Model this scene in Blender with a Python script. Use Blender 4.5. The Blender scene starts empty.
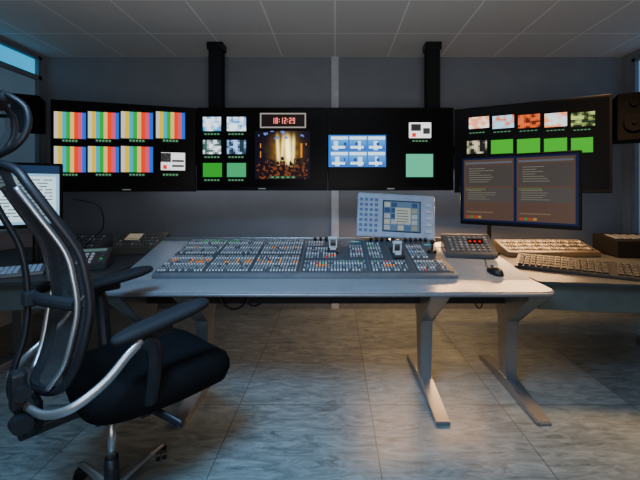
import bpy, bmesh, math, random
from mathutils import Vector, Matrix, noise
random.seed(7)
C = bpy.context.scene.collection
H=1.35; F=350.0

# ---------------------------------------------------------------- materials
_m={}
def mat(name,col,rough=.5,metal=0.0,var=.12,scale=12,emis=0,bump=0,spec=.5):
    if name in _m: return _m[name]
    m=bpy.data.materials.new(name); m.use_nodes=True; n=m.node_tree.nodes; l=m.node_tree.links
    b=n['Principled BSDF']; b.inputs['Roughness'].default_value=rough; b.inputs['Metallic'].default_value=metal
    b.inputs['Specular IOR Level'].default_value=spec
    tc=n.new('ShaderNodeTexCoord'); nz=n.new('ShaderNodeTexNoise'); nz.inputs['Scale'].default_value=scale; nz.inputs['Detail'].default_value=4
    cr=n.new('ShaderNodeValToRGB')
    cr.color_ramp.elements[0].position=.3; cr.color_ramp.elements[1].position=.7
    cr.color_ramp.elements[0].color=(*[c*(1-var) for c in col],1); cr.color_ramp.elements[1].color=(*[min(1,c*(1+var)) for c in col],1)
    l.new(tc.outputs['Object'],nz.inputs['Vector']); l.new(nz.outputs['Fac'],cr.inputs['Fac']); l.new(cr.outputs['Color'],b.inputs['Base Color'])
    if emis:
        l.new(cr.outputs['Color'],b.inputs['Emission Color']); b.inputs['Emission Strength'].default_value=emis
    if bump:
        bp=n.new('ShaderNodeBump'); bp.inputs['Strength'].default_value=bump; bp.inputs['Distance'].default_value=.01
        nf=n.new('ShaderNodeTexNoise'); nf.inputs['Scale'].default_value=scale*8
        l.new(tc.outputs['Object'],nf.inputs['Vector']); l.new(nf.outputs['Fac'],bp.inputs['Height']); l.new(bp.outputs['Normal'],b.inputs['Normal'])
    _m[name]=m; return m
def screenmat(name,strength):
    m=bpy.data.materials.new(name); m.use_nodes=True; n=m.node_tree.nodes; l=m.node_tree.links
    b=n['Principled BSDF']; b.inputs['Base Color'].default_value=(.001,.001,.001,1); b.inputs['Roughness'].default_value=.3; b.inputs['Specular IOR Level'].default_value=.06
    a=n.new('ShaderNodeAttribute'); a.attribute_name='Col'
    tc=n.new('ShaderNodeTexCoord'); nz=n.new('ShaderNodeTexNoise'); nz.inputs['Scale'].default_value=60
    mr=n.new('ShaderNodeMapRange'); mr.inputs['To Min'].default_value=strength*.95; mr.inputs['To Max'].default_value=strength*1.05
    l.new(tc.outputs['Object'],nz.inputs['Vector']); l.new(nz.outputs['Fac'],mr.inputs['Value'])
    l.new(a.outputs['Color'],b.inputs['Emission Color']); l.new(mr.outputs['Result'],b.inputs['Emission Strength'])
    return m
SCR=screenmat('lit_display',1.9); SCRD=screenmat('lit_display_dim',.7)
M_black=mat('black_plastic',(.007,.007,.009),.45,spec=.3)
M_bez=mat('black_bezel',(.003,.003,.004),.45,spec=.1)
M_spk=mat('speaker_black',(.004,.004,.005),.8,spec=.08)
M_blackm=mat('black_matte',(.009,.009,.011),.75,spec=.2)
M_fab=mat('black_fabric',(.005,.005,.006),.95,bump=.5,scale=40,spec=.08)
M_alu=mat('brushed_aluminium',(.42,.42,.43),.35,.9,var=.06)
M_leg=mat('satin_silver_steel',(.27,.27,.275),.34,.8,var=.06)
M_top=mat('cool_grey_laminate',(.215,.23,.25),.30,.15,var=.06,scale=25)
M_lip=mat('dark_grey_edging',(.12,.12,.13),.4,.3,var=.06)
M_dark=mat('dark_desk_laminate',(.030,.033,.037),.4)
M_panel=mat('console_grey',(.16,.17,.19),.4,.2)
M_grey=mat('device_grey',(.05,.053,.06),.45)
M_lt=mat('pale_blue_grey_plastic',(.26,.33,.44),.45)
M_brown=mat('bronze_panel',(.10,.075,.05),.45)
M_bw=mat('button_white',(.46,.48,.50),.4,emis=.09)
M_bw2=mat('button_pale_grey',(.22,.24,.26),.4,emis=.03)
M_bg=mat('button_dark_grey',(.08,.09,.10),.5)
M_bo=mat('button_orange',(.80,.22,.03),.4,emis=.35)
M_br=mat('button_red',(.7,.02,.01),.4,emis=.40)
M_bgr=mat('button_green',(.03,.38,.10),.4,emis=.25)
M_bb=mat('button_blue',(.1,.3,.7),.4,emis=.35)

# ---------------------------------------------------------------- builders
def reg(o,parent=None,loc=None,rot=None):
    C.objects.link(o)
    if parent is not None: o.parent=parent
    if loc is not None: o.location=loc
    if rot is not None: o.rotation_euler=rot
    return o
def top(o,label,cat,group=None):
    o['label']=label; o['category']=cat
    if group: o['group']=group
    return o
def empty(name,loc,rot=(0,0,0),label='',cat='',group=None):
    e=bpy.data.objects.new(name,None); e.empty_display_size=.05
    reg(e,None,loc,rot); return top(e,label,cat,group)
def obj_bm(name,bm,mats,parent=None,loc=None,rot=None,smooth=False):
    me=bpy.data.meshes.new(name); bmesh.ops.recalc_face_normals(bm,faces=bm.faces); bm.to_mesh(me); bm.free()
    if not isinstance(mats,(list,tuple)): mats=[mats]
    for m in mats: me.materials.append(m)
    if smooth:
        for p in me.polygons: p.use_smooth=True
    return reg(bpy.data.objects.new(name,me),parent,loc,rot)
def bbox(bm,c,s,mi=0,mtx=None,bev=0):
    r=bmesh.ops.create_cube(bm,size=1); vs=r['verts']
    for v in vs: v.co=Vector((v.co.x*s[0]+c[0],v.co.y*s[1]+c[1],v.co.z*s[2]+c[2]))
    if mtx is not None:
        for v in vs: v.co=mtx@v.co
    fs=set(f for v in vs for f in v.link_faces)
    for f in fs: f.material_index=mi
    if bev:
        es=list(set(e for v in vs for e in v.link_edges))
        r=bmesh.ops.bevel(bm,geom=es,offset=bev,segments=2,affect='EDGES',profile=.5)
        for f in r['faces']: f.material_index=mi
    return vs
def box(name,c,s,m,parent=None,bev=.004,rot=None):
    bm=bmesh.new(); bbox(bm,(0,0,0),s,bev=min(bev,min(s)*.4))
    return obj_bm(name,bm,m,parent,c,rot)
def bcyl(bm,c,r1,r2,h,seg=20,mtx=None,mi=0):
    r=bmesh.ops.create_cone(bm,cap_ends=True,segments=seg,radius1=r1,radius2=r2,depth=h)
    for v in r['verts']:
        v.co=v.co if mtx is None else mtx@v.co
        v.co=v.co+Vector(c)
    for f in set(f for v in r['verts'] for f in v.link_faces): f.material_index=mi
def cyl(name,c,r1,r2,h,m,parent=None,rot=None,seg=24):
    bm=bmesh.new(); bcyl(bm,(0,0,0),r1,r2,h,seg)
    o=obj_bm(name,bm,m,parent,c,rot)
    for p in o.data.polygons: p.use_smooth=len(p.vertices)==4
    return o
def prism(bm,pts,axis,a,b,mi=0):
    def mk(p,t):
        return {'x':(t,p[0],p[1]),'y':(p[0],t,p[1]),'z':(p[0],p[1],t)}[axis]
    A=[bm.verts.new(mk(p,a)) for p in pts]; B=[bm.verts.new(mk(p,b)) for p in pts]
    fs=[bm.faces.new(A),bm.faces.new(B[::-1])]
    n=len(pts)
    for i in range(n): fs.append(bm.faces.new([A[i],B[i],B[(i+1)%n],A[(i+1)%n]]))
    for f in fs: f.material_index=mi
def catmull(P,n=6,closed=False):
    P=[Vector(p) for p in P]; out=[]; N=len(P)
    rng=range(N) if closed else range(N-1)
    for i in rng:
        if closed: p0,p1,p2,p3=P[i-1],P[i],P[(i+1)%N],P[(i+2)%N]
        else: p0,p1,p2,p3=P[max(i-1,0)],P[i],P[i+1],P[min(i+2,N-1)]
        for k in range(n):
            t=k/n
            out.append(.5*((2*p1)+(-p0+p2)*t+(2*p0-5*p1+4*p2-p3)*t*t+(-p0+3*p1-3*p2+p3)*t**3))
    if not closed: out.append(P[-1])
    return out
def btube(bm,P,r,closed=False,n=6,seg=10,flat=1.0):
    pts=catmull(P,n,closed); N=len(pts); rings=[]
    up=Vector((0,0,1)); prev=None
    for i,p in enumerate(pts):
        if closed: t=(pts[(i+1)%N]-pts[i-1])
        else: t=pts[min(i+1,N-1)]-pts[max(i-1,0)]
        t.normalize()
        if prev is None:
            a=up if abs(t.dot(up))<.9 else Vector((0,1,0))
            nx=a.cross(t).normalized()
        else:
            nx=(prev-t*prev.dot(t)).normalized()
        prev=nx; ny=t.cross(nx)
        rr=r(i/(N-1)) if callable(r) else r
        rings.append([bm.verts.new(p+nx*math.cos(2*math.pi*k/seg)*rr+ny*math.sin(2*math.pi*k/seg)*rr*flat) for k in range(seg)])
    for i in range(N if closed else N-1):
        a=rings[i]; b=rings[(i+1)%N]
        off=0
        if closed and i==N-1:
            off=min(range(seg),key=lambda o:(a[0].co-b[o].co).length)
        for k in range(seg):
            bm.faces.new([a[k],a[(k+1)%seg],b[(k+1+off)%seg],b[(k+off)%seg]])
    if not closed:
        bm.faces.new(rings[0][::-1]); bm.faces.new(rings[-1])
def tube(name,P,r,m,parent=None,closed=False,flat=1.0,seg=10):
    bm=bmesh.new(); btube(bm,P,r,closed,flat=flat,seg=seg)
    return obj_bm(name,bm,m,parent,smooth=True)
def quads(name,Q,m,parent,y=-.001):
    vs=[];fs=[];cs=[]
    for i,(x0,z0,x1,z1,c) in enumerate(Q):
        yy=y-.00025*(i>0)-.0000006*i
        b=len(vs); vs+= [(x0,yy,z0),(x1,yy,z0),(x1,yy,z1),(x0,yy,z1)]; fs.append((b,b+1,b+2,b+3)); cs+=[(*c,1)]*4
    me=bpy.data.meshes.new(name); me.from_pydata(vs,[],fs); me.materials.append(m)
    at=me.color_attributes.new('Col','FLOAT_COLOR','CORNER')
    for i,c in enumerate(cs): at.data[i].color=c
    return reg(bpy.data.objects.new(name,me),parent)

# ---------------------------------------------------------------- room shell
WX0=-3.29; WX1=3.28; WY=4.0; HC=2.87; Y0=-1.2
def struct(o): o['kind']='structure'; return o
def gridmat(name,base,line,sx,sy,ox,oy,lw,rough,marble,col2,stretch=1.0,gain=1.9):
    m=bpy.data.materials.new(name); m.use_nodes=True; n=m.node_tree.nodes; l=m.node_tree.links
    b=n['Principled BSDF']; b.inputs['Roughness'].default_value=rough
    g=n.new('ShaderNodeNewGeometry'); s=n.new('ShaderNodeSeparateXYZ'); l.new(g.outputs['Position'],s.inputs[0])
    def M(op,a,bb=None):
        k=n.new('ShaderNodeMath'); k.operation=op
        for i,v in enumerate((a,bb)):
            if v is None: continue
            if isinstance(v,(int,float)): k.inputs[i].default_value=v
            else: l.new(v,k.inputs[i])
        return k.outputs[0]
    def line1(axis,off,size):
        t=M('DIVIDE',M('SUBTRACT',axis,off),size); f=M('FRACT',t)
        dd=M('MINIMUM',f,M('SUBTRACT',1.0,f)); return M('LESS_THAN',dd,lw/size), M('FLOOR',t)
    lx,cx=line1(s.outputs[0],ox,sx); ly,cy=line1(s.outputs[1],oy,sy)
    fac=M('MAXIMUM',lx,ly)
    mp=n.new('ShaderNodeMapping'); mp.inputs['Scale'].default_value=(1,stretch,1); mp.inputs['Rotation'].default_value=(0,0,.5 if stretch!=1 else 0)
    l.new(g.outputs['Position'],mp.inputs['Vector'])
    nz=n.new('ShaderNodeTexNoise'); nz.inputs['Scale'].default_value=marble; nz.inputs['Detail'].default_value=9; nz.inputs['Roughness'].default_value=.7; nz.inputs['Distortion'].default_value=1.6
    l.new(mp.outputs['Vector'],nz.inputs['Vector'])
    wn=n.new('ShaderNodeTexWhiteNoise'); wn.noise_dimensions='2D'; cb=n.new('ShaderNodeCombineXYZ'); l.new(cx,cb.inputs[0]); l.new(cy,cb.inputs[1]); l.new(cb.outputs[0],wn.inputs[0])
    f2=M('ADD',M('MULTIPLY',nz.outputs['Fac'],gain),M('SUBTRACT',M('MULTIPLY',wn.outputs[0],.35),gain*.5-.33))
    mx=n.new('ShaderNodeMixRGB'); mx.inputs[1].default_value=(*base,1); mx.inputs[2].default_value=(*col2,1); l.new(f2,mx.inputs[0]); mx.use_clamp=True
    m2=n.new('ShaderNodeMixRGB'); l.new(fac,m2.inputs[0]); l.new(mx.outputs[0],m2.inputs[1]); m2.inputs[2].default_value=(*line,1)
    l.new(m2.outputs[0],b.inputs['Base Color'])
    bp=n.new('ShaderNodeBump'); bp.inputs['Strength'].default_value=.35; bp.inputs['Distance'].default_value=.004; l.new(nz.outputs['Fac'],bp.inputs['Height']); l.new(bp.outputs['Normal'],b.inputs['Normal'])
    return m
M_floor=gridmat('floor_slate_vinyl_tiles',(.052,.064,.064),(.05,.056,.055),.82,.78,.22,2.2,.003,.32,5,(.20,.225,.215),4.0,2.8)
M_ceil=gridmat('ceiling_tiles',(.56,.545,.525),(.85,.83,.80),.6,.6,0,4.0,.008,.9,40,(.64,.62,.60))
M_wall=mat('wall_grey_paint',(.185,.20,.228),.8,var=.06,scale=3)
M_frame=mat('window_frame_grey',(.16,.19,.23),.5)
struct(box('floor',((WX0+WX1)/2,(Y0+WY)/2,-.05),(WX1-WX0+.2,WY-Y0+.2,.1),M_floor,bev=0))
struct(box('ceiling',((WX0+WX1)/2,(Y0+WY)/2,HC+.05),(WX1-WX0+.2,WY-Y0+.2,.1),M_ceil,bev=0))
struct(box('wall_back',((WX0+WX1)/2,WY+.05,HC/2),(WX1-WX0+.2,.1,HC),M_wall,bev=0))
struct(box('baseboard_back',((WX0+WX1)/2,WY-.008,.04),(WX1-WX0,.015,.08),mat('baseboard_grey',(.15,.155,.17),.6),bev=.002))
struct(box('trim_1',(0,WY-.012,HC/2),(.085,.024,HC),mat('trim_pale',(.45,.47,.52),.5),bev=.004))
def sidewall(name,x,sgn,wy0,wy1,wz0,wz1):
    bm=bmesh.new(); xc=x+sgn*.05
    for (a,b,c,d) in ((Y0,wy0,0,HC),(wy1,WY,0,HC),(wy0,wy1,0,wz0),(wy0,wy1,wz1,HC)):
        if b-a<=.001 or d-c<=.001: continue
        bbox(bm,(xc,(a+b)/2,(c+d)/2),(.1,b-a,d-c))
    struct(obj_bm(name,bm,M_wall))
sidewall('wall_left',WX0,-1,1.6,3.94,.9,2.84)
sidewall('wall_right',WX1,1,2.6,3.88,.0,2.80)
def window(name,x,sgn,y0,y1,z0,z1,zt,colA,colB,sA,sB):
    e=bpy.data.objects.new(name,None); reg(e,None,(x,(y0+y1)/2,z0)); e['kind']='structure'
    bm=bmesh.new(); L=y1-y0; Z=z1-z0
    for (yc,zc,sy,sz) in ((0,.02,L,.04),(0,Z-.02,L,.04),(-L/2+.025,Z/2,.05,Z),(L/2-.025,Z/2,.05,Z),(0,zt-z0,L,.05),(-.1,Z/2,.05,Z)):
        bbox(bm,(0,yc,zc),(.07,sy,sz),bev=.004)
    obj_bm('window_frame',bm,M_frame,e,(sgn*.04,0,0))
    for nm,a,b,c,s in (('window_pane',.04,zt-z0-.025,colB,sB),('window_pane',zt-z0+.025,Z-.04,colA,sA)):
        mt=mat(name+nm+str(round(a,2)),c,.2,emis=s,scale=1.5)
        box(nm,(sgn*.05,0,(a+b)/2),(.01,L-.1,b-a),mt,e,bev=.001)
window('window_1',WX0,-1,1.6,3.94,.9,2.84,2.60,(.01,.34,.62),(.10,.17,.24),1.3,.30)
window('window_2',WX1,1,2.6,3.88,.01,2.80,2.35,(.14,.32,.58),(.10,.17,.27),.7,.55)

# ---------------------------------------------------------------- wall monitors
def bars(x0,z0,x1,z1):
    order=[(.42,.42,.34),(.55,.36,.0),(.0,.28,.42),(.0,.27,.02),(.62,.34,.10),(.60,.03,.0),(.50,.04,.10),(.0,.08,.50)]
    q=[]; n=len(order); w=(x1-x0)/n
    for i,c in enumerate(order): q.append((x0+i*w,z0,x0+(i+1)*w,z1,c))
    return q
def pict(x0,z0,x1,z1,fn,nx=14,nz=10):
    q=[]
    for i in range(nx):
        for j in range(nz):
            u=(i+.5)/nx; v=(j+.5)/nz
            q.append((x0+(x1-x0)*i/nx,z0+(z1-z0)*j/nz,x0+(x1-x0)*(i+1)/nx,z0+(z1-z0)*(j+1)/nz,fn(u,v)))
    return q
def nzv(u,v,s,o=0): return noise.noise(Vector((u*s+o,v*s,o*1.7)))*.5+.5
def mix(a,b,t):
    t=max(0,min(1,t)); return tuple(x*(1-t)+y*t for x,y in zip(a,b))
FIG=[(.18,.30),(.30,.34),(.42,.30),(.50,.40),(.66,.28),(.78,.36),(.90,.30),(.08,.34),(.58,.22),(.35,.18),(.72,.16)]
def crowd(u,v):
    g=math.exp(-((u-.56)/.20)**2-((v-.60)/.28)**2)
    c=mix((.004,.003,.008),(.50,.24,.01),g*(.1+1.0*nzv(u,v,9,8)))
    for cx,w,s in ((.60,.05,1.1),(.70,.022,.6),(.42,.025,.6),(.50,.02,.5)):
        core=math.exp(-((u-cx-.05*(v-.6)*math.sin(cx*40))/w)**2-((v-.60)/.27)**4)
        c=mix(c,(2.0,1.6,.55),core*s)
    if v>.82 and nzv(u,v,14,5)>.66: c=(.08,.14,.4)
    for cx,hh in FIG:
        body=abs(u-cx)<.045+.02*(hh-v) and v<hh-.03
        head=((u-cx)/.026)**2+((v-hh-.03)/.04)**2<1
        arm=abs(u-cx-.04-(v-hh)*.15)<.010 and hh-.05<v<hh+.16 and int(cx*100)%3==0
        if body or head or arm: c=(.008,.004,.006) if nzv(u,v,20,1)<.6 else (.12,.03,.01)
    for cx in (.10,.24,.84,.93):
        if abs(u-cx)<.014 and .45<v<.75 and nzv(u,v,8,2)>.42: c=(.5,.18,.02)
    return c
def shot(a,b,o):
    return lambda u,v: mix(a,b,(nzv(u,v,3.5,o)-.42)*4)
def studio(o):
    # blue studio shot: bright set backdrop with a lighter presenter block
    s=(o*37%10)/10
    def f(u,v):
        c=mix((.01,.08,.38),(.06,.32,.75),v)
        if abs(u-.3-.4*s)<.12 and v<.72: c=(.45,.70,.92)
        if v>.80: c=(.55,.78,.95)
        if abs(u-.85+.6*s)<.08 and .3<v<.6: c=(.01,.05,.22)
        return c
    return f
SEG={'0':'abcdef','1':'bc','2':'abged','8':'abcdefg','9':'abcdfg','7':'abc','3':'abgcd','4':'fgbc','5':'afgcd','6':'afgedc'}
def digits(txt,x0,z0,x1,z1,col,th=.13):
    q=[]; n=sum(.5 if c==':' else 1 for c in txt); w=(x1-x0)/n; x=x0; h=z1-z0; t=h*th
    for c in txt:
        if c==':':
            for zz in (.25,.62): q.append((x+w*.14,z0+h*zz,x+w*.36,z0+h*zz+t*1.3,col))
            x+=w*.5; continue
        a,b=x+w*.17,x+w*.83; m=(z0+z1)/2
        R={'a':(a,z1-t,b,z1),'d':(a,z0,b,z0+t),'g':(a,m-t/2,b,m+t/2),'f':(a,m,a+t,z1),'b':(b-t,m,b,z1),'e':(a,z0,a+t,m),'c':(b-t,z0,b,m)}
        for s in SEG[c]: q.append((*R[s],col))
        x+=w
    return q
def wall_monitor(xa,ya,xb,yb,z0,z1,content,label):
    P0=Vector((xa,ya,0)); P1=Vector((xb,yb,0)); D=P1-P0; L=D.length; ang=math.atan2(D.y,D.x)
    e=empty('wall_monitor',(P0.x+D.x/2,P0.y+D.y/2,z0),(0,0,ang),label,'monitor','large displays in the monitor wall')
    Hh=z1-z0
    bm=bmesh.new(); bbox(bm,(0,.035,Hh/2),(L-.003,.07,Hh),bev=.005); bbox(bm,(0,.085,Hh/2),(L*.6,.05,Hh*.6),bev=.008)
    obj_bm('housing',bm,M_bez,e)
    def cv(px,py):
        k=(px-335)/F
        t=(k*P0.y-P0.x)/(D.x-k*D.y); d=P0.y+D.y*t
        return (t-.5)*L, H-(py-190)*d/F-z0
    def R(px0,py0,px1,py1):
        a=cv(px0,py1); b=cv(px1,py0)
        return a[0],a[1],b[0],b[1]
    Q=[(-L/2+.02,.035,L/2-.02,Hh-.02,(.0008,.0008,.001))]
    Q+=content(R)
    quads('screen',Q,SCR,e)
    box('maker_badge',(0,-.001,.018),(.07,.003,.009),mat('badge_grey',(.35,.36,.38),.4,emis=.15),e,bev=.001)
    return e
def labelstrip(R,x0,y0,x1,y1):
    q=[]
    a,b,c,d=R(x0,y0,x1,y1)
    q.append((a,b,c,d,(.01,.03,.015)))
    n=5
    for i in range(n):
        w=(c-a)/n
        q.append((a+i*w+w*.2,b+(d-b)*.25,a+i*w+w*.75,b+(d-b)*.75,(.08,.22,.11)))
    return q
def c1(R):
    q=[]
    for r,(y0,y1) in enumerate(((113,138),(147,172))):
        for k,(x0,x1) in enumerate(((54,86),(88,119),(121,153),(156,185))):
            if r==1 and k==3:
                q+= [(*R(161,153,185,170),(.75,.75,.75))]; q+=[(*R(161,153,171,162),(.02,.02,.02))]; q+=[(*R(163,165,167,169),(.6,.02,.01))]
                q+=[(*R(172,160,184,162),(.05,.05,.05))]+[(*R(172,165,184,167),(.05,.05,.05))]
            else: q+=bars(*R(x0,y0,x1,y1))
            q+=labelstrip(R,(x0+x1)/2-8,y1+1.5,(x0+x1)/2+8,y1+4)
    return q
def c2(R):
    q=[]
    G=(.01,.22,.015); TG=(.02,.26,.09)
    fns=[shot((.75,.9,1.0),(.02,.28,.6),1),shot((.8,.95,1.0),(.04,.22,.6),2),shot((.03,.08,.07),(.8,.85,.95),3),shot((.01,.03,.04),(.3,.5,.95),4)]
    k=0
    for (y0,y1) in ((117,131),(140,154)):
        for (x0,x1) in ((203,221),(227,246)):
            q+=pict(*R(x0,y0,x1,y1),fns[k],9,7); k+=1
    for (x0,x1,g) in ((203,222,G),(227,246,TG)): q.append((*R(x0,163,x1,177),g))
    for y in (133,156,179):
        for x in (203,227): q+=labelstrip(R,x+1,y,x+17,y+2.2)
    q.append((*R(260,113,306,128),(.22,.20,.18))); q.append((*R(261.3,114.3,304.7,126.7),(.008,.005,.005)))
    q+=digits('18:12:29',*R(271.5,117.8,295.5,123.6),(.90,.20,.16),.14)
    q+=pict(*R(255,131,310,179),crowd,64,54)
    q+=labelstrip(R,270,176,296,178.5)
    return q
def c3(R):
    q=[]
    q.append((*R(328.5,135,386,167),(.02,.12,.42)))
    k=0
    for (y0,y1) in ((136.5,150),(152,166)):
        for x in (331,349.5,368):
            q+=pict(*R(x,y0,x+17,y1),studio(10+k),12,9); k+=1
            q.append((*R(x+1,y1-4,x+14,y1-1.5),(.65,.85,.95)))
    q.append((*R(409,122.5,431,138),(.85,.85,.85)))
    q.append((*R(411,124,421,131),(.02,.02,.02))); q.append((*R(412,133,416,137),(.6,.03,.01))); q.append((*R(423,128,430,134),(.03,.03,.03)))
    q.append((*R(406,154,433,177),(.05,.36,.20)))
    q+=labelstrip(R,412,140,428,142)
    return q
def c4(R):
    q=[]
    G=(.025,.29,.012)
    fr=[((.85,.30,.14),(.95,.85,.75),1),((.30,.65,.85),(.7,.12,.03),2),((.62,.10,.015),(.08,.01,.005),3),((.6,.75,.78),(.85,.28,.1),5),((.01,.02,.01),(.4,.5,.12),6)]
    xs=[(469,489,116,129),(492.5,514,114.5,129),(518,540,113.5,128.5),(544.5,567,112,127.5),(571,595,111,127)]
    for (a,b,o),(x0,x1,y0,y1) in zip(fr,xs): q+=pict(*R(x0,y0,x1,y1),shot(a,b,o),11,8)
    xs=[(467,487,140,154),(491,513,139,154),(517,540,138,153.5),(544,567,137.5,153),(571,593,137,153)]
    for k,(x0,x1,y0,y1) in enumerate(xs):
        if k==0: q+=pict(*R(x0,y0,x1,y1),shot((.01,.01,.01),(.5,.45,.28),4),11,8)
        else: q.append((*R(x0,y0,x1,y1),G))
        q+=labelstrip(R,x0+2,y0-8.5,x1-2,y0-6)
    return q
wall_monitor(-2.475,3.04,-1.338,3.37,1.335,2.14,c1,'large black wall display tiled with colour-bar test pictures')
wall_monitor(-1.336,3.37,-.0705,3.37,1.345,2.145,c2,'large black wall display with clock, thumbnails and crowd picture')
wall_monitor(-.070,3.37,1.145,3.37,1.345,2.145,c3,'large black wall display with blue thumbnail block and green tile')
wall_monitor(1.147,3.37,2.23,2.81,1.325,2.125,c4,'large black wall display with picture thumbnails and green tiles')
for x in (-1.23,1.01):
    e=empty('ceiling_post',(x,3.64,1.5),label='black steel post hanging from ceiling, carrying the wall displays',cat='mounting post',group='display mounting posts')
    box('post',(0,0,(HC-1.5)/2),(.14,.10,HC-1.5),M_blackm,e,bev=.004)
    box('crossbar',(0,-.10,.25),(.8,.10,.08),M_blackm,e)
    box('ceiling_clamp',(0,0,HC-1.5-.04),(.165,.13,.075),M_black,e)

def speaker(x,y,z,s,rz,wallx,label):
    e=empty('loudspeaker',(x,y,z),(0,0,rz),label,'speaker','monitor loudspeakers')
    w,d,h=s
    box('cabinet',(0,0,h/2),(w,d,h),M_spk,e,bev=.012)
    bm=bmesh.new()
    mt=Matrix.Rotation(math.pi/2,4,'X')
    bcyl(bm,(0,-d/2-.004,h*.36),w*.36,w*.30,.02,28,mt); bcyl(bm,(0,-d/2-.012,h*.36),w*.12,w*.05,.02,20,mt)
    obj_bm('woofer',bm,M_spk,e)
    bm=bmesh.new(); bcyl(bm,(0,-d/2-.004,h*.78),w*.16,w*.12,.015,20,mt); obj_bm('tweeter',bm,M_spk,e)
    c,s_=math.cos(-rz),math.sin(-rz)
    v=Vector(((wallx-x)*c,(wallx-x)*s_,0))
    tube('wall_bracket',[(0,d*.3,h*.5),(v.x*.5,v.y*.5+d*.3,h*.5),(v.x,v.y,h*.5)],.018,M_black,e)
speaker(2.53,3.0,1.76,(.22,.24,.40),-.5,WX1,'black box loudspeaker beside the display wall')
speaker(-2.80,3.2,1.88,(.20,.24,.32),.5,WX0,'small black loudspeaker beside the display wall')

# ---------------------------------------------------------------- main desk
def dz(d): return .776 if d<2.23 else .776+(d-2.23)*.165
desk=empty('control_desk',(0,2.5,0),label='long cool grey control desk on silver steel legs',cat='desk')
bm=bmesh.new()
st=[(1.97,-1.35,1.15),(1.975,-1.375,1.20),(1.99,-1.382,1.235),(2.03,-1.385,1.257),(2.09,-1.387,1.262),(2.23,-1.395,1.262),(2.6,-1.44,1.25),(3.05,-1.5,1.225)]
T=.028
tops=[];bots=[]
for d,a,b in st:
    tops.append([bm.verts.new((a,d-2.5,dz(d))),bm.verts.new((b,d-2.5,dz(d)))])
    bots.append([bm.verts.new((a,d-2.5,dz(d)-T)),bm.verts.new((b,d-2.5,dz(d)-T))])
for i in range(len(st)-1):
    bm.faces.new([tops[i][0],tops[i][1],tops[i+1][1],tops[i+1][0]]); bm.faces.new([bots[i][0],bots[i+1][0],bots[i+1][1],bots[i][1]])
    for k in (0,1): bm.faces.new([tops[i][k],tops[i+1][k],bots[i+1][k],bots[i][k]])
bm.faces.new([tops[0][0],bots[0][0],bots[0][1],tops[0][1]]); bm.faces.new([tops[-1][0],tops[-1][1],bots[-1][1],bots[-1][0]])
obj_bm('desktop',bm,M_top,desk)
tube('edge_trim',[(-1.37,1.968-2.5,.760),(-.4,1.966-2.5,.760),(.5,1.966-2.5,.760),(1.15,1.966-2.5,.760),(1.22,1.98-2.5,.760),(1.26,2.03-2.5,.760),(1.267,2.1-2.5,.760)],.0115,M_lip,desk)
box('rear_rail',(-.14,3.06-2.5,.915),(2.7,.02,.04),M_leg,desk)
box('under_beam',(-.05,2.42-2.5,.65),(2.45,.10,.14),M_blackm,desk)
def leg(x):
    bm=bmesh.new()
    prism(bm,[(2.38-2.5,.06),(2.49-2.5,.06),(2.49-2.5,.46),(2.60-2.5,.72),(2.60-2.5,.742),(2.06-2.5,.742),(2.06-2.5,.710),(2.37-2.5,.46)],'x',x-.040,x+.040)
    for v in bm.verts:
        if v.co.z>.70: v.co.x=x+(v.co.x-x)*1.45
        elif v.co.z<.1: v.co.x=x+(v.co.x-x)*.85
    bmesh.ops.bevel(bm,geom=list(bm.edges),offset=.006,segments=2,affect='EDGES')
    o=obj_bm('leg',bm,M_leg,desk)
    bm=bmesh.new()
    prism(bm,[(2.0-2.5,.0),(2.82-2.5,.0),(2.82-2.5,.03),(2.52-2.5,.068),(2.36-2.5,.068),(2.0-2.5,.022)],'x',x-.042,x+.042)
    bmesh.ops.bevel(bm,geom=list(bm.edges),offset=.005,segments=2,affect='EDGES')
    obj_bm('foot',bm,M_leg,o)
for x in (1.20,.62,-.90,-1.32): leg(x)

# ---------------------------------------------------------------- wing desks
def wing(name,poly,label,legs,back):
    e=empty(name,(poly[0][0],poly[0][1],0),label=label,cat='desk')
    ox,oy=poly[0]
    P=[(a-ox,b-oy) for a,b in poly]
    bm=bmesh.new(); prism(bm,P,'z',.742,.770); bmesh.ops.bevel(bm,geom=list(bm.edges),offset=.004,segments=2,affect='EDGES')
    obj_bm('desktop',bm,M_dark,e)
    a,b=Vector((*P[0],0)),Vector((*P[1],0)); dd=(b-a); ang=math.atan2(dd.y,dd.x); n=Vector((-dd.y,dd.x,0)).normalized()
    if n.y<0: n=-n
    c=(a+b)/2+n*.05
    box('modesty_panel',(c.x,c.y,.66),(dd.length-.04,.02,.16),mat('panel_green_grey',(.06,.072,.068),.5),e,rot=(0,0,ang))
    for (lx,ly) in legs:
        bm=bmesh.new(); bbox(bm,(lx-ox,ly-oy,.40),(.08,.1,.68),bev=.006); bbox(bm,(lx-ox,ly-oy,.03),(.09,.6,.06),bev=.008)
        obj_bm('leg',bm,M_leg,e)
    return e
wing('side_desk',[(1.29,2.22),(3.1,1.98),(3.2,3.55),(1.29,3.55)],'dark grey side desk holding monitor and keyboard',[(2.75,2.85)],0)
wing('side_desk',[(-1.56,2.28),(-3.15,2.0),(-3.2,3.55),(-1.56,3.55)],'dark side desk with telephone and intercom units',[(-2.5,2.8),(-1.68,3.0)],0)

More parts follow.
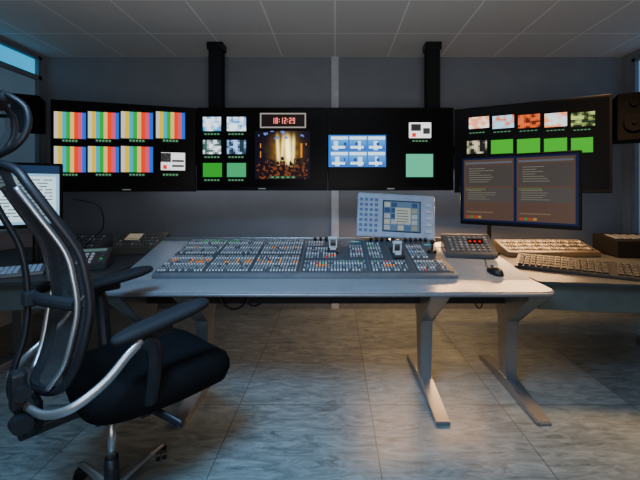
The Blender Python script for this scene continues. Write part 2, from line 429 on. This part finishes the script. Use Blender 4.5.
# ---------------------------------------------------------------- vision mixer console
slope=math.atan(.165)
mx0=-1.18
con=empty('mixing_console',(mx0,2.25,dz(2.25)+.002),(slope,0,0),'wide grey vision mixing console covered in lit buttons','mixing console')
bm=bmesh.new()
prism(bm,[(0,0),(.655,0),(.655,.05),(.63,.055),(.02,.030),(0,.020)],'x',0,1.97)
bmesh.ops.bevel(bm,geom=list(bm.edges),offset=.003,segments=2,affect='EDGES')
obj_bm('body',bm,mat('console_frame_grey',(.14,.145,.16),.4,.5),con)
sl2=math.atan(.025/.61)
def sz(v): return .030+(v-.02)*.025/.61
def face(name,u0,u1,v0,v1,m):
    return box(name,((u0+u1)/2,(v0+v1)/2,sz((v0+v1)/2)+.003),(u1-u0,v1-v0,.006),m,con,bev=.002,rot=(sl2,0,0))
M_panel2=mat('console_dark_panel',(.040,.046,.056),.4)
face('router_panel',.012,.94,.025,.63,M_panel2)
face('effects_panel',.955,1.405,.025,.63,M_panel2)
face('effects_panel',1.417,1.705,.025,.63,M_panel2)
face('control_panel',1.717,1.958,.025,.63,M_panel2)
B=[]
def addb(u,v,w,h,m): B.append((u,v,w,h,m))
for r in range(18):
    for c in range(46):
        u=.028+c*.0198; v=.042+r*.0335
        if c in (15,30) or r in (8,): continue
        q=random.random()
        m=M_bw if r%3==0 else M_bw2
        if q<.10: m=M_bg
        if r in (4,5) and q>.74: m=M_bo
        if r in (12,) and q>.90: m=M_bo
        if r in (16,17) and 4<c<22 and q>.5: m=M_bgr  # green keys here stand in for display glow reflected along the rear edge
        addb(u,v,.0105,.0145,m)
for k,(u0,n,v0,rr) in enumerate(((.970,21,.048,5),(.970,11,.26,6),(1.29,5,.28,7),(1.428,12,.048,5),(1.428,5,.26,9),(1.728,10,.048,5),(1.728,6,.26,8),(.970,6,.50,3))):
    for r in range(rr):
        for c in range(n):
            q=random.random(); m=M_bw if (r+k)%3==0 else M_bw2
            if q<.14: m=M_bg
            elif q>.985: m=M_bgr
            elif q>.97: m=M_br
            if k in (0,3) and r==2 and 3<c<8: m=M_bo
            if k in (1,) and r==1 and c>7: m=M_br if c%2 else M_bo
            if k==6 and r==3 and c<2: m=M_bb
            addb(u0+.007+c*.0202,v0+r*.0345,.0115,.0155,m)
B.sort(key=lambda b:b[1])
cache={}
def bmesh_button(w,h,m):
    k=(w,h,m.name)
    if k not in cache:
        bm=bmesh.new(); bbox(bm,(0,0,.005),(w,h,.010),bev=.002)
        me=bpy.data.meshes.new('button'); bm.to_mesh(me); bm.free(); me.materials.append(m); cache[k]=me
    return cache[k]
for u,v,w,h,m in B[:100]:
    reg(bpy.data.objects.new('button',bmesh_button(w,h,m)),con,(u,v,sz(v)+.003),(sl2,0,0))
ml=[M_bw,M_bg,M_bo,M_br,M_bgr,M_bb,M_bw2]; bm=bmesh.new()
for u,v,w,h,m in B[100:]:
    bbox(bm,(u,v,sz(v)+.008),(w,h,.010),mi=ml.index(m))
o=obj_bm('button_field',bm,ml,con); o['kind']='stuff'
for u,v in ((1.165,.46),(1.635,.36)):
    bm=bmesh.new(); bbox(bm,(u,v-.02,sz(v)+.009),(.085,.22,.010),bev=.003)
    sl=obj_bm('fader',bm,M_black,con)
    bm=bmesh.new(); bbox(bm,(u-.026,v-.03,sz(v)+.045),(.010,.018,.08)); bbox(bm,(u+.026,v-.03,sz(v)+.045),(.010,.018,.08)); bbox(bm,(u,v-.03,sz(v)+.09),(.070,.026,.024),bev=.008); bbox(bm,(u,v-.06,sz(v)+.02),(.045,.05,.02),bev=.004)
    obj_bm('fader_handle',bm,mat('handle_silver',(.42,.44,.46),.35),sl)
for i,(u,v) in enumerate([(1.47+.045*k,.605) for k in range(5)]+[(1.75+.04*k,.595) for k in range(5)]+[(1.02+.045*k,.615) for k in range(3)]):
    cyl('knob',(u,v,sz(v)+.018),.013,.011,.026,M_black,con,seg=16)
bm=bmesh.new(); bcyl(bm,(1.90,.36,sz(.36)+.016),.035,.03,.02); bcyl(bm,(1.90,.36,sz(.36)+.05),.006,.006,.06,10); bmesh.ops.create_uvsphere(bm,u_segments=14,v_segments=8,radius=.018,matrix=Matrix.Translation((1.90,.36,sz(.36)+.085)))
obj_bm('joystick',bm,M_black,con)
for (u0,u1,v0,v1) in ((1.30,1.39,.545,.60),(1.87,1.94,.47,.54)):
    d_=quads('small_display',[(u0,v0,u1,v1,(.03,.16,.24)),(u0+.01,v0+.03,u1-.02,v0+.04,(.5,.7,.7))],SCRD,con,y=0)
    for v in d_.data.vertices:
        x,y,z=v.co; v.co=(x,z,sz(z)+.0085-y)

# ---------------------------------------------------------------- touch panel
tp=empty('touch_panel',(.50,2.985,dz(2.985)+.004),(slope,math.radians(3),0),'pale blue-grey touch control panel on a short stand','control panel')
bm=bmesh.new(); bcyl(bm,(0,0,.008),.06,.055,.014); bbox(bm,(0,.015,.09),(.05,.02,.17),bev=.004); obj_bm('stand',bm,M_alu,tp)
tl=math.radians(-21)
box('housing',(0,.0,.228),(.655,.045,.375),M_lt,tp,bev=.016,rot=(tl,0,0))
Q=[(-.115,-.135,.205,.130,(.02,.04,.08)),(-.105,-.125,.195,.12,(.12,.22,.36))]
for i in range(5):
    for j in range(5):
        if random.random()<.8:
            c=random.choice([(.04,.09,.24),(.40,.46,.55),(.30,.33,.28),(.08,.17,.34),(.5,.52,.48)])
            Q.append((-.10+i*.057,-.118+j*.048,-.10+i*.057+.048,-.118+j*.048+.038,c))
Q.append((-.01,-.06,.12,.07,(.50,.56,.50)))
for j in range(5): Q.append((.0,-.05+j*.023,.10,-.044+j*.023,(.06,.10,.17)))
s=quads('screen',Q,SCRD,tp,y=-.024); s.location=(0,0,.228); s.rotation_euler=(tl,0,0)
def onp(name,size,m,p):
    b=box(name,(0,0,0),size,m,tp,bev=.002); p=Vector(p); p.rotate(Matrix.Rotation(tl,3,'X')); b.location=p+Vector((0,0,.228)); b.rotation_euler=(tl,0,0)
for i in range(4):
    for j in range(7): onp('key',(.026,.006,.024),mat('key_slate',(.05,.10,.22),.4,emis=.15),(-.295+i*.042,-.026,-.13+j*.043))
for j in range(5): onp('side_key',(.05,.006,.022),mat('key_pale',(.36,.42,.54),.4),(.27,-.026,-.12+j*.055))

# ---------------------------------------------------------------- desk monitors
def desk_monitor(pa,pb,z0,z1,content,label,pole,armz,poleh,m=SCRD,basez=.771):
    A=Vector((*pa,0)); Bv=Vector((*pb,0)); D=Bv-A; L=D.length; ang=math.atan2(D.y,D.x); c=(A+Bv)/2
    e=empty('desk_monitor',(pole[0],pole[1],basez),(0,0,ang),label,'monitor')
    R=Matrix.Rotation(-ang,3,'Z'); off=R@(Vector((c.x-pole[0],c.y-pole[1],0)))
    Hh=z1-z0; zc=z0-basez
    bm=bmesh.new(); bbox(bm,(off.x,off.y+.02,zc+Hh/2),(L,.04,Hh),bev=.007); bbox(bm,(off.x,off.y+.05,zc+Hh/2),(L*.6,.04,Hh*.6),bev=.01)
    obj_bm('housing',bm,M_bez,e)
    s=quads('screen',content(L,Hh),m,e); s.location=(off.x,off.y,zc)
    bm=bmesh.new(); bcyl(bm,(0,0,.01),.09,.085,.02,28); bcyl(bm,(0,0,poleh/2),.02,.02,poleh,16)
    obj_bm('stand',bm,M_black,e)
    tube('arm',[(0,0,armz-basez),(off.x*.5,off.y*.5+.04,armz-basez),(off.x,off.y+.06,armz-basez)],.018,M_black,e)
    return e
def cr(L,Hh):
    q=[(-L/2+.020,.03,L/2-.020,Hh-.020,(.006,.011,.045))]
    w=(L-.085)/2
    for k in (0,1):
        x0=-L/2+.034+k*(w+.017); x1=x0+w-.004
        q.append((x0,.045,x1,Hh-.035,(.085,.050,.038)))
        q.append((x0+.012,Hh-.25,x1-.012,Hh-.085,(.060,.050,.046)))
        for j in range(7): q.append((x0+.04,Hh-.11-j*.018,x0+.04+random.uniform(.08,.2),Hh-.106-j*.018,(.20,.18,.14)))
        q.append((x0+.012,Hh-.070,x1-.012,Hh-.055,(.10,.11,.14)))
        q.append((x0+.012,.19,x1-.012,.30,(.066,.058,.054)))
        for j in range(5): q.append((x0+.03,.21+j*.017,x0+.03+random.uniform(.1,.25),.214+j*.017,(.18,.16,.12)))
        q.append((x0+.012,Hh-.285,x0+.17,Hh-.265,(.09,.10,.05)))
        for j in range(4):
            q.append((x0+.02+j*.03,.055,x0+.045+j*.03,.075,[(.4,.04,.02),(.05,.2,.05),(.4,.04,.02),(.3,.2,.05)][j]))
        q.append((x0+.02,.10,x1-.15,.110,(.16,.10,.06)))
    return q
desk_monitor((1.054,2.95),(1.73,2.45),1.065,1.632,cr,'large black desk monitor showing two dark status windows',(1.40,3.18),1.30,.60,m=screenmat('lit_display_status',1.1))
def cl(L,Hh):
    q=[(-L/2+.02,.03,L/2-.02,Hh-.02,(.25,.55,.80))]
    q.append((-L/2+.02,Hh-.08,L/2-.02,Hh-.02,(.01,.03,.08)))
    q.append((-L/2+.03,.05,L/2-.04,Hh-.10,(.65,.92,1.0)))
    for j in range(13):
        z=Hh-.13-j*.024
        if z<.07: break
        x=-L/2+.05
        while x<L/2-.08:
            w=random.uniform(.02,.07); q.append((x,z,min(x+w,L/2-.06),z+.008,(.08,.12,.2))); x+=w+.015
    return q
desk_monitor((-2.50,2.38),(-2.07,2.66),1.07,1.55,cl,'black desk monitor showing a bright text list',(-2.35,2.75),1.25,.53,m=screenmat('lit_display_text',1.3))

# ---------------------------------------------------------------- panels & devices
def wedge(name,label,cat,x,y,z,w,d,hf,hb,rz,body,cols,rows,keycols,ks=.6,grp=None,margin=.03,disp=None,rx=0):
    e=empty(name,(x,y,z),(rx,0,rz),label,cat,grp)
    bm=bmesh.new(); prism(bm,[(0,0),(d,0),(d,hb),(d-.02,hb),(0,hf)],'x',-w/2,w/2)
    bmesh.ops.bevel(bm,geom=list(bm.edges),offset=.004,segments=2,affect='EDGES')
    obj_bm('body',bm,body,e)
    a=math.atan2(hb-hf,d-.02); L=math.hypot(hb-hf,d-.02)
    uw=(w-2*margin)/cols; vh=(L-2*margin)/rows
    for i in range(cols):
        for j in range(rows):
            if disp and disp[0]<=i<=disp[1] and disp[2]<=j<=disp[3]: continue
            v=margin+vh*(j+.5); m=keycols[(i*7+j*3+(i*j)%5)%len(keycols)]
            reg(bpy.data.objects.new('key',bmesh_button(round(uw*ks,4),round(vh*ks,4),m)),e,(-w/2+margin+uw*(i+.5),v*math.cos(a),hf+v*math.sin(a)+.0005),(a,0,0))
    if disp:
        i0,i1,j0,j1,Qf=disp
        x0=-w/2+margin+uw*i0; x1=-w/2+margin+uw*(i1+1); v0=margin+vh*j0; v1=margin+vh*(j1+1)
        s=quads('display',Qf(x0,v0,x1,v1),SCRD,e,y=0)
        for vv in s.data.vertices:
            X,Y,Z=vv.co; vv.co=(X,Z*math.cos(a)-.003*math.sin(a),hf+Z*math.sin(a)+.003*math.cos(a)-Y)
    return e
def redd(x0,v0,x1,v1):
    q=[(x0,v0,x1,v1,(.01,.003,.003))]
    w=(x1-x0)/4
    for i in range(3):
        q.append((x0+w*(i*1.25+.3),v0+(v1-v0)*.35,x0+w*(i*1.25+.9),v0+(v1-v0)*.7,(1.2,.04,.02)))
    return q
M_kd2=mat('key_mid_grey',(.13,.14,.15),.5)
wedge('intercom_unit','dark grey wedge intercom unit with small red glowing display','intercom',1.02,2.60,dz(2.60)+.006,.37,.26,.03,.11,-.12,mat('device_dark_grey',(.04,.044,.05),.45),8,6,[M_bw2,M_kd2,M_kd2,M_kd2],ks=.5,disp=(4,6,3,4,redd),rx=slope)
M_kt=mat('key_tan',(.22,.19,.14),.5,emis=.04); M_kp=mat('key_warm_white',(.42,.38,.30),.4,emis=.10); M_kd=mat('key_umber',(.08,.06,.045),.5)
wedge('router_control_panel','low dark bronze button panel behind the keyboard','control panel',1.90,3.02,.772,.80,.30,.04,.11,0,mat('dark_bronze_panel',(.07,.055,.04),.45),32,3,[M_kp,M_kt,M_kd,M_kt,M_kd],ks=.5)
wedge('rack_unit','low black equipment unit on the side desk','electronics',2.72,2.95,.772,.62,.35,.14,.17,-.1,M_spk,8,1,[M_bg])
wedge('intercom_unit','bronze grey intercom unit with small amber display','intercom',-1.80,3.12,.772,.42,.28,.06,.17,.05,mat('dark_bronze_panel',(.07,.055,.04)),11,4,[M_kd2,M_bg,M_kd2,M_kt,M_bg],ks=.5,disp=(1,4,2,3,lambda a,b,c,d:[(a,b,c,d,(.35,.30,.22)),(a+.01,b+.02,c-.02,b+.03,(.1,.05,.02))]))
wedge('intercom_unit','dark intercom unit with pale keys','intercom',-2.26,3.02,.772,.40,.26,.06,.17,.12,M_grey,11,4,[M_kd2,M_bg,M_bg,M_bw2],ks=.5)
def keyboard(p,length,depth,ang,label,z,key=M_blackm,body=M_black,cols=18,rows=5,hb=.045):
    e=empty('keyboard',(p[0],p[1],z),(0,0,ang),label,'keyboard')
    bm=bmesh.new(); prism(bm,[(0,0),(depth,0),(depth,hb),(0,.018)],'x',0,length); bmesh.ops.bevel(bm,geom=list(bm.edges),offset=.005,segments=2,affect='EDGES')
    obj_bm('body',bm,body,e); a=math.atan((hb-.018)/depth)
    uw=(length-.04)/cols; vh=(depth-.04)/rows
    for i in range(cols):
        if i in (int(cols*.78),): continue
        for j in range(rows):
            v=.02+vh*(j+.5)
            reg(bpy.data.objects.new('key',bmesh_button(round(uw*.8,4),round(vh*.78,4),key)),e,(.02+uw*(i+.5),v,.019+v*math.tan(a)),(a,0,0))
M_key=mat('key_black_satin',(.012,.012,.014),.5,spec=.25)
keyboard((1.33,2.60),.74,.27,math.atan2(-.40,.60),'long black computer keyboard on the side desk',.772,M_key,hb=.07)
keyboard((-2.38,2.16),.45,.17,.55,'pale blue-lit keyboard in front of desk monitor',.772,mat('key_blue',(.25,.4,.6),.4,emis=.1),M_panel,14,5)
e=empty('computer_mouse',(1.07,2.34,dz(2.34)+.002),(slope,0,.3),'small black computer mouse on the grey desk','mouse')
bm=bmesh.new(); bmesh.ops.create_uvsphere(bm,u_segments=20,v_segments=12,radius=1)
for v in bm.verts: v.co=Vector((v.co.x*.042,v.co.y*.066,max(0,v.co.z)*.042*(1-.25*v.co.y)))
obj_bm('body',bm,M_black,e,smooth=True)
cyl('scroll_wheel',(0,.033,.037),.009,.009,.008,M_bg,e,rot=(0,math.pi/2,0),seg=14)
tube('cable',[(0,.06,.008),(.03,.12,.006),(.07,.17,.006),(.10,.22,.006)],.003,M_black,e)
# telephone
e=empty('telephone',(-1.88,2.60,.772),(0,0,.35),'black desk telephone with handset','telephone')
bm=bmesh.new(); prism(bm,[(-.13,0),(.13,0),(.13,.13),(.08,.13),(-.13,.04)],'x',-.18,.18); bmesh.ops.bevel(bm,geom=list(bm.edges),offset=.006,segments=2,affect='EDGES'); obj_bm('body',bm,mat('phone_charcoal',(.022,.024,.028),.4),e)
a=math.atan2(.09,.21)
for i in range(3):
    for j in range(4):
        v=.03+j*.036
        reg(bpy.data.objects.new('key',bmesh_button(.022,.018,M_bw)),e,(.0+i*.036,-.13+v*math.cos(a),.041+v*math.sin(a)),(a,0,0))
for i in range(4): reg(bpy.data.objects.new('key',bmesh_button(.02,.014,M_bgr if i==1 else M_bg)),e,(.14,-.13+(.03+i*.036)*math.cos(a),.041+(.03+i*.036)*math.sin(a)),(a,0,0))
dq=quads('display',[(-.01,.175,.15,.215,(.12,.22,.22))],SCRD,e,y=0)
for vv in dq.data.vertices:
    X,Y,Z=vv.co; vv.co=(X,-.13+Z*math.cos(a),.043+Z*math.sin(a))
bm=bmesh.new(); btube(bm,[(-.115,-.12,.095),(-.115,-.07,.125),(-.115,.03,.165),(-.115,.10,.17)],.020); bbox(bm,(-.115,-.11,.078),(.056,.06,.04),bev=.01); bbox(bm,(-.115,.095,.150),(.056,.06,.045),bev=.01)
obj_bm('handset',bm,M_black,e,smooth=False)
def cable(P,label,r=.005):
    P=[Vector(p) for p in P]; o=P[0]; bm=bmesh.new(); btube(bm,[p-o for p in P],r,seg=8)
    top(obj_bm('cable',bm,M_black,None,o,smooth=True),label,'cable')
cable([(-2.10,2.80,1.28),(-1.93,2.86,1.22),(-1.92,2.9,1.05),(-2.02,2.93,.95),(-2.14,2.95,.84),(-2.12,2.85,.778)],'black cable looping behind the desk monitor')
cable([(.76,2.93,dz(2.93)+.012),(.9,2.95,dz(2.95)+.03),(1.15,2.99,dz(2.99)+.015),(1.22,3.0,dz(3.0)+.012)],'thin black cable lying on the desk')
cable([(.95,2.52,.735),(.98,2.50,.60),(1.03,2.51,.50),(1.06,2.50,.56),(1.08,2.50,.70)],'thin black cable hanging under the desk')
cable([(-.70,2.50,.735),(-.66,2.51,.58),(-.58,2.51,.52),(-.50,2.50,.58),(-.46,2.50,.735)],'thin black cable hanging under the desk',.008)
cable([(-.78,2.30,.740),(-.74,2.29,.62),(-.66,2.29,.57),(-.58,2.30,.62),(-.55,2.31,.740)],'thin black cable hanging under the desk',.008)

# ---------------------------------------------------------------- office chair (local +X forward)
ch=empty('office_chair',(-.98,1.55,0),(0,0,math.radians(50)),'black ergonomic mesh office chair with aluminium frame','chair')
def seatmesh():
    bm=bmesh.new(); N=44; rings=[]
    prof=[(.5,-.01),(.80,-.006),(.94,.015),(1.0,.055),(.995,.090),(.95,.122),(.84,.138),(.5,.130),(.2,.124)]
    for (k,z) in prof:
        ring=[]
        for i in range(N):
            t=2*math.pi*i/N; c,s=math.cos(t),math.sin(t); p=.52
            x=math.copysign(abs(c)**p,c)*.320*k; y=math.copysign(abs(s)**p,s)*.292*k
            y*=1-.12*max(0,-x/.3)
            zz=z+ (.020*(y/.26)**2 if z>.04 else 0) - (.035*max(0,(x-.12)/.185)**2) + (.02*max(0,(-x-.15)/.1) if z>.04 else 0)
            ring.append(bm.verts.new((x+.158,y,zz)))
        rings.append(ring)
    for a,b in zip(rings,rings[1:]):
        for i in range(N): bm.faces.new([a[i],a[(i+1)%N],b[(i+1)%N],b[i]])
    bm.faces.new(rings[0]); bm.faces.new(rings[-1])
    return bm
obj_bm('seat',seatmesh(),M_fab,ch,(0,0,.43),smooth=True)
ST=[(.62,-.22,.15),(.70,-.185,.195),(.80,-.165,.218),(.91,-.150,.228),(1.02,-.160,.228),(1.13,-.185,.222),(1.26,-.255,.205),(1.36,-.31,.175),(1.42,-.34,.13)]
bk=bpy.data.objects.new('backrest',None); reg(bk,ch)
bm=bmesh.new(); rows=[]
for z,f,hw in ST:
    rows.append([bm.verts.new((f-.06*(1-(k/5-1)**2),(k/5-1)*hw,z)) for k in range(11)])
for a,b in zip(rows,rows[1:]):
    for k in range(10): bm.faces.new([a[k],a[k+1],b[k+1],b[k]])
def meshmat(name,lo,hi):
    mm=bpy.data.materials.new(name); mm.use_nodes=True; n=mm.node_tree.nodes; l=mm.node_tree.links
    tr=n.new('ShaderNodeBsdfTransparent'); ms=n.new('ShaderNodeMixShader'); wv=n.new('ShaderNodeTexNoise'); wv.inputs['Scale'].default_value=300
    mr=n.new('ShaderNodeMapRange'); mr.inputs['To Min'].default_value=lo; mr.inputs['To Max'].default_value=hi
    n['Principled BSDF'].inputs['Base Color'].default_value=(.010,.010,.012,1); n['Principled BSDF'].inputs['Roughness'].default_value=.8
    tc=n.new('ShaderNodeTexCoord'); l.new(tc.outputs['Object'],wv.inputs['Vector']); l.new(wv.outputs['Fac'],mr.inputs['Value']); l.new(mr.outputs['Result'],ms.inputs[0]); l.new(tr.outputs[0],ms.inputs[1]); l.new(n['Principled BSDF'].outputs[0],ms.inputs[2]); l.new(ms.outputs[0],n['Material Output'].inputs[0])
    return mm
mm=meshmat('chair_mesh_fabric',.55,.8); mm2=meshmat('headrest_mesh_fabric',.1,.3)
obj_bm('mesh_panel',bm,mm,bk,smooth=True)
loop=[(f,-hw,z) for z,f,hw in ST]+[(-.385,-.05,1.445),(-.385,.05,1.445)]+[(f,hw,z) for z,f,hw in ST[::-1]]+[(-.26,.06,.60),(-.26,-.06,.60)]
bm=bmesh.new(); btube(bm,loop,.016,closed=True,n=5,seg=12); obj_bm('back_frame',bm,M_black,bk,smooth=True)
bm=bmesh.new()
for sg in (-1,1): btube(bm,[(f-.032,sg*(hw-.028),z) for z,f,hw in ST[:-1]],.011,seg=12,flat=.8)
obj_bm('back_rail',bm,M_alu,bk,smooth=True)
bm=bmesh.new(); btube(bm,[(-.30,0,.50),(-.34,0,.62),(-.30,0,.80),(-.29,0,.95),(-.31,0,1.13),(-.37,0,1.28),(-.42,0,1.42)],.011,seg=12,flat=1.6); obj_bm('back_spine',bm,M_black,bk,smooth=True)
bm=bmesh.new(); btube(bm,[(-.19,-.20,.93),(-.25,-.10,.94),(-.27,0,.94),(-.25,.10,.94),(-.19,.20,.93)],.015,seg=12,flat=1.6); bbox(bm,(-.285,0,.94),(.04,.07,.06),bev=.01); obj_bm('lumbar_support',bm,M_blackm,bk,smooth=False)
hd=bpy.data.objects.new('headrest',None); reg(hd,ch)
hl=[(-.37,-.07,1.475),(-.335,-.125,1.51),(-.31,-.14,1.57),(-.315,-.125,1.64),(-.36,-.08,1.685),(-.38,0,1.695),(-.36,.08,1.685),(-.315,.125,1.64),(-.31,.14,1.57),(-.335,.125,1.51),(-.37,.07,1.475),(-.385,0,1.465)]
bm=bmesh.new(); btube(bm,hl,.011,closed=True,n=5,seg=12); obj_bm('headrest_frame',bm,M_black,hd,smooth=True)
bm=bmesh.new(); btube(bm,[(-.355,-.085,1.672),(-.375,0,1.682),(-.355,.085,1.672)],.022,seg=12); obj_bm('headrest_pad',bm,M_blackm,hd,smooth=True)
bm=bmesh.new(); rows=[]
for z,f,hw in ((1.475,-.37,.07),(1.52,-.335,.128),(1.57,-.31,.14),(1.63,-.315,.128),(1.685,-.36,.08)):
    rows.append([bm.verts.new((f-.04*(1-(k/4-1)**2),(k/4-1)*hw,z)) for k in range(9)])
for a,b in zip(rows,rows[1:]):
    for k in range(8): bm.faces.new([a[k],a[k+1],b[k+1],b[k]])
obj_bm('headrest_mesh',bm,mm2,hd,smooth=True)
bm=bmesh.new(); btube(bm,[(-.415,0,1.40),(-.44,0,1.46),(-.43,0,1.50),(-.39,0,1.48)],.012,seg=10); obj_bm('headrest_bracket',bm,M_black,hd)
bm=bmesh.new(); btube(bm,[(.0,-.31,.77),(-.05,-.315,.735),(-.13,-.315,.66),(-.22,-.30,.61),(-.28,-.24,.59),(-.315,-.15,.60),(-.325,-.10,.62),(-.33,0,.64),(-.325,.10,.62),(-.30,.20,.60),(-.24,.29,.62),(-.13,.315,.70),(-.05,.315,.80),(0,.31,.85)],.012,seg=12,flat=1.5)
obj_bm('arm_frame',bm,M_alu,ch,smooth=True)
def pad(sy,z0,z1):
    bm=bmesh.new(); N=24; rings=[]
    for (k,z) in ((.80,-.02),(.97,-.012),(1,0),(.97,.012),(.8,.02),(.4,.023)):
        ring=[]
        for i in range(N):
            t=2*math.pi*i/N; c,s=math.cos(t),math.sin(t)
            x=math.copysign(abs(c)**.6,c)*.195*k; y=math.copysign(abs(s)**.6,s)*.050*k
            ring.append(bm.verts.new((x,y*(1+.15*x/.185),z)))
        rings.append(ring)
    for a,b in zip(rings,rings[1:]):
        for i in range(N): bm.faces.new([a[i],a[(i+1)%N],b[(i+1)%N],b[i]])
    bm.faces.new(rings[0]); bm.faces.new(rings[-1])
    ar=bpy.data.objects.new('armrest',None); reg(ar,ch)
    obj_bm('arm_pad',bm,M_blackm,ar,(.09,sy*.29,(z0+z1)/2),(0,-math.atan2(z1-z0,.36),0),smooth=True)
    bm=bmesh.new(); btube(bm,[(.0,sy*.31,z0-.02),(.04,sy*.31,z0-.06),(.05,sy*.30,(z0+.48)/2),(.05,sy*.26,.49)],.022,seg=10,flat=1.3); bbox(bm,(.05,sy*.29,z0-.01),(.14,.05,.035),bev=.01)
    obj_bm('arm_post',bm,M_black,ar)
pad(-1,.79,.85); pad(1,.865,.915)
bm=bmesh.new(); bbox(bm,(.04,0,.40),(.26,.16,.06),bev=.015); bbox(bm,(-.15,0,.44),(.34,.07,.04),bev=.01); bbox(bm,(-.28,0,.50),(.06,.10,.12),bev=.015); bbox(bm,(.05,0,.44),(.06,.5,.025),bev=.006)
obj_bm('tilt_mechanism',bm,M_black,ch)
bm=bmesh.new(); bbox(bm,(-.335,-.13,.66),(.045,.06,.13),bev=.012); bbox(bm,(-.30,-.07,.57),(.04,.14,.04),bev=.010)
mt=Matrix.Rotation(math.pi/2,4,'X'); bcyl(bm,(-.33,-.165,.555),.034,.030,.04,24,mt); bcyl(bm,(-.33,-.15,.66),.024,.024,.075,20,mt)
obj_bm('back_adjuster',bm,M_black,ch)
tube('tilt_spring_tube',[(-.30,-.13,.50),(-.30,0,.50),(-.30,.13,.50)],.025,M_black,ch)
tube('height_lever',[(.06,-.08,.41),(.10,-.24,.41),(.14,-.34,.385)],.010,M_black,ch,flat=1.8)
bx,by=-.03,-.07
cyl('gas_column',(bx,by,.29),.016,.016,.18,M_alu,ch)
cyl('column_cover',(bx,by,.16),.030,.026,.12,M_black,ch)
bm=bmesh.new(); bcyl(bm,(bx,by,.085),.05,.04,.05)
for i in range(5):
    t=2*math.pi*i/5+math.radians(25)
    btube(bm,[(bx,by,.09),(bx+.12*math.cos(t),by+.12*math.sin(t),.085),(bx+.29*math.cos(t),by+.29*math.sin(t),.068)],lambda s:.024-.010*s,seg=10,flat=.8)
obj_bm('star_base',bm,M_alu,ch,smooth=True)
for i in range(5):
    t=2*math.pi*i/5+math.radians(25)
    bm=bmesh.new(); mt=Matrix.Rotation(math.pi/2,4,'X')
    for s_ in (-.014,.014): bcyl(bm,(0,s_,.026),.026,.026,.018,20,mt)
    bbox(bm,(0,0,.045),(.04,.05,.018),bev=.006); bcyl(bm,(0,0,.055),.008,.008,.03,10)
    obj_bm('castor',bm,M_black,ch,(bx+.285*math.cos(t),by+.285*math.sin(t),0),(0,0,t+.7))

# ---------------------------------------------------------------- lights
def area(loc,target,size,power,col,sy=None,label='added unseen area light',spread=None):
    L=bpy.data.lights.new('added_light','AREA'); L.energy=power; L.color=col; L.size=size
    if sy: L.shape='RECTANGLE'; L.size_y=sy
    if spread: L.spread=math.radians(spread)
    o=bpy.data.objects.new('added_light',L); C.objects.link(o); o.location=loc
    o.rotation_euler=(Vector(target)-Vector(loc)).to_track_quat('-Z','Y').to_euler()
    top(o,label,'light'); return o
area((0,.9,2.80),(0,1.6,0),1.6,11,(.84,.92,1.0),.6)  # added overhead fill for the desk area, no fixture seen
area((-.8,.3,2.7),(-.2,1.5,0),.8,52,(.28,.60,1.0),spread=95)  # cool light added to turn the foreground floor bluish
area((2.1,2.3,2.80),(2.0,2.7,0),.4,34,(1.0,.58,.24),spread=80)  # warm light added to tint the floor and gear at right
area((.5,-.8,1.7),(0,4,1.9),1.5,8,(.84,.89,1.0))  # unseen fill added behind the camera, aimed at the back wall
area((0,-.4,1.2),(0,1.8,2.87),1.5,30,(1.0,.95,.88),label='unseen upward lamp')  # upward light added only to brighten the ceiling
area((.3,3.86,1.60),(.3,3.82,0),4.6,7,(.85,.88,1.0),.06,label='added unseen light strip behind the wall displays')  # invented strip, added to wash the wall below the displays
area((1.3,3.55,1.25),(1.2,2.7,0),2.0,42,(1.0,.55,.22),.06,label='added unseen light strip behind the wall displays')  # invented strip, added to warm the floor behind the desk
w=bpy.data.worlds.new('world'); bpy.context.scene.world=w; w.use_nodes=True
w.node_tree.nodes['Background'].inputs[0].default_value=(.60,.68,.8,1); w.node_tree.nodes['Background'].inputs[1].default_value=.11

cam=bpy.data.cameras.new('camera'); co=bpy.data.objects.new('camera',cam); C.objects.link(co)
co.location=(0,0,H); co.rotation_euler=(math.pi/2,0,0)
cam.sensor_width=36; cam.lens=F/640*36; cam.shift_x=-15/640; cam.shift_y=-50/640; cam.clip_start=.02
bpy.context.scene.camera=co
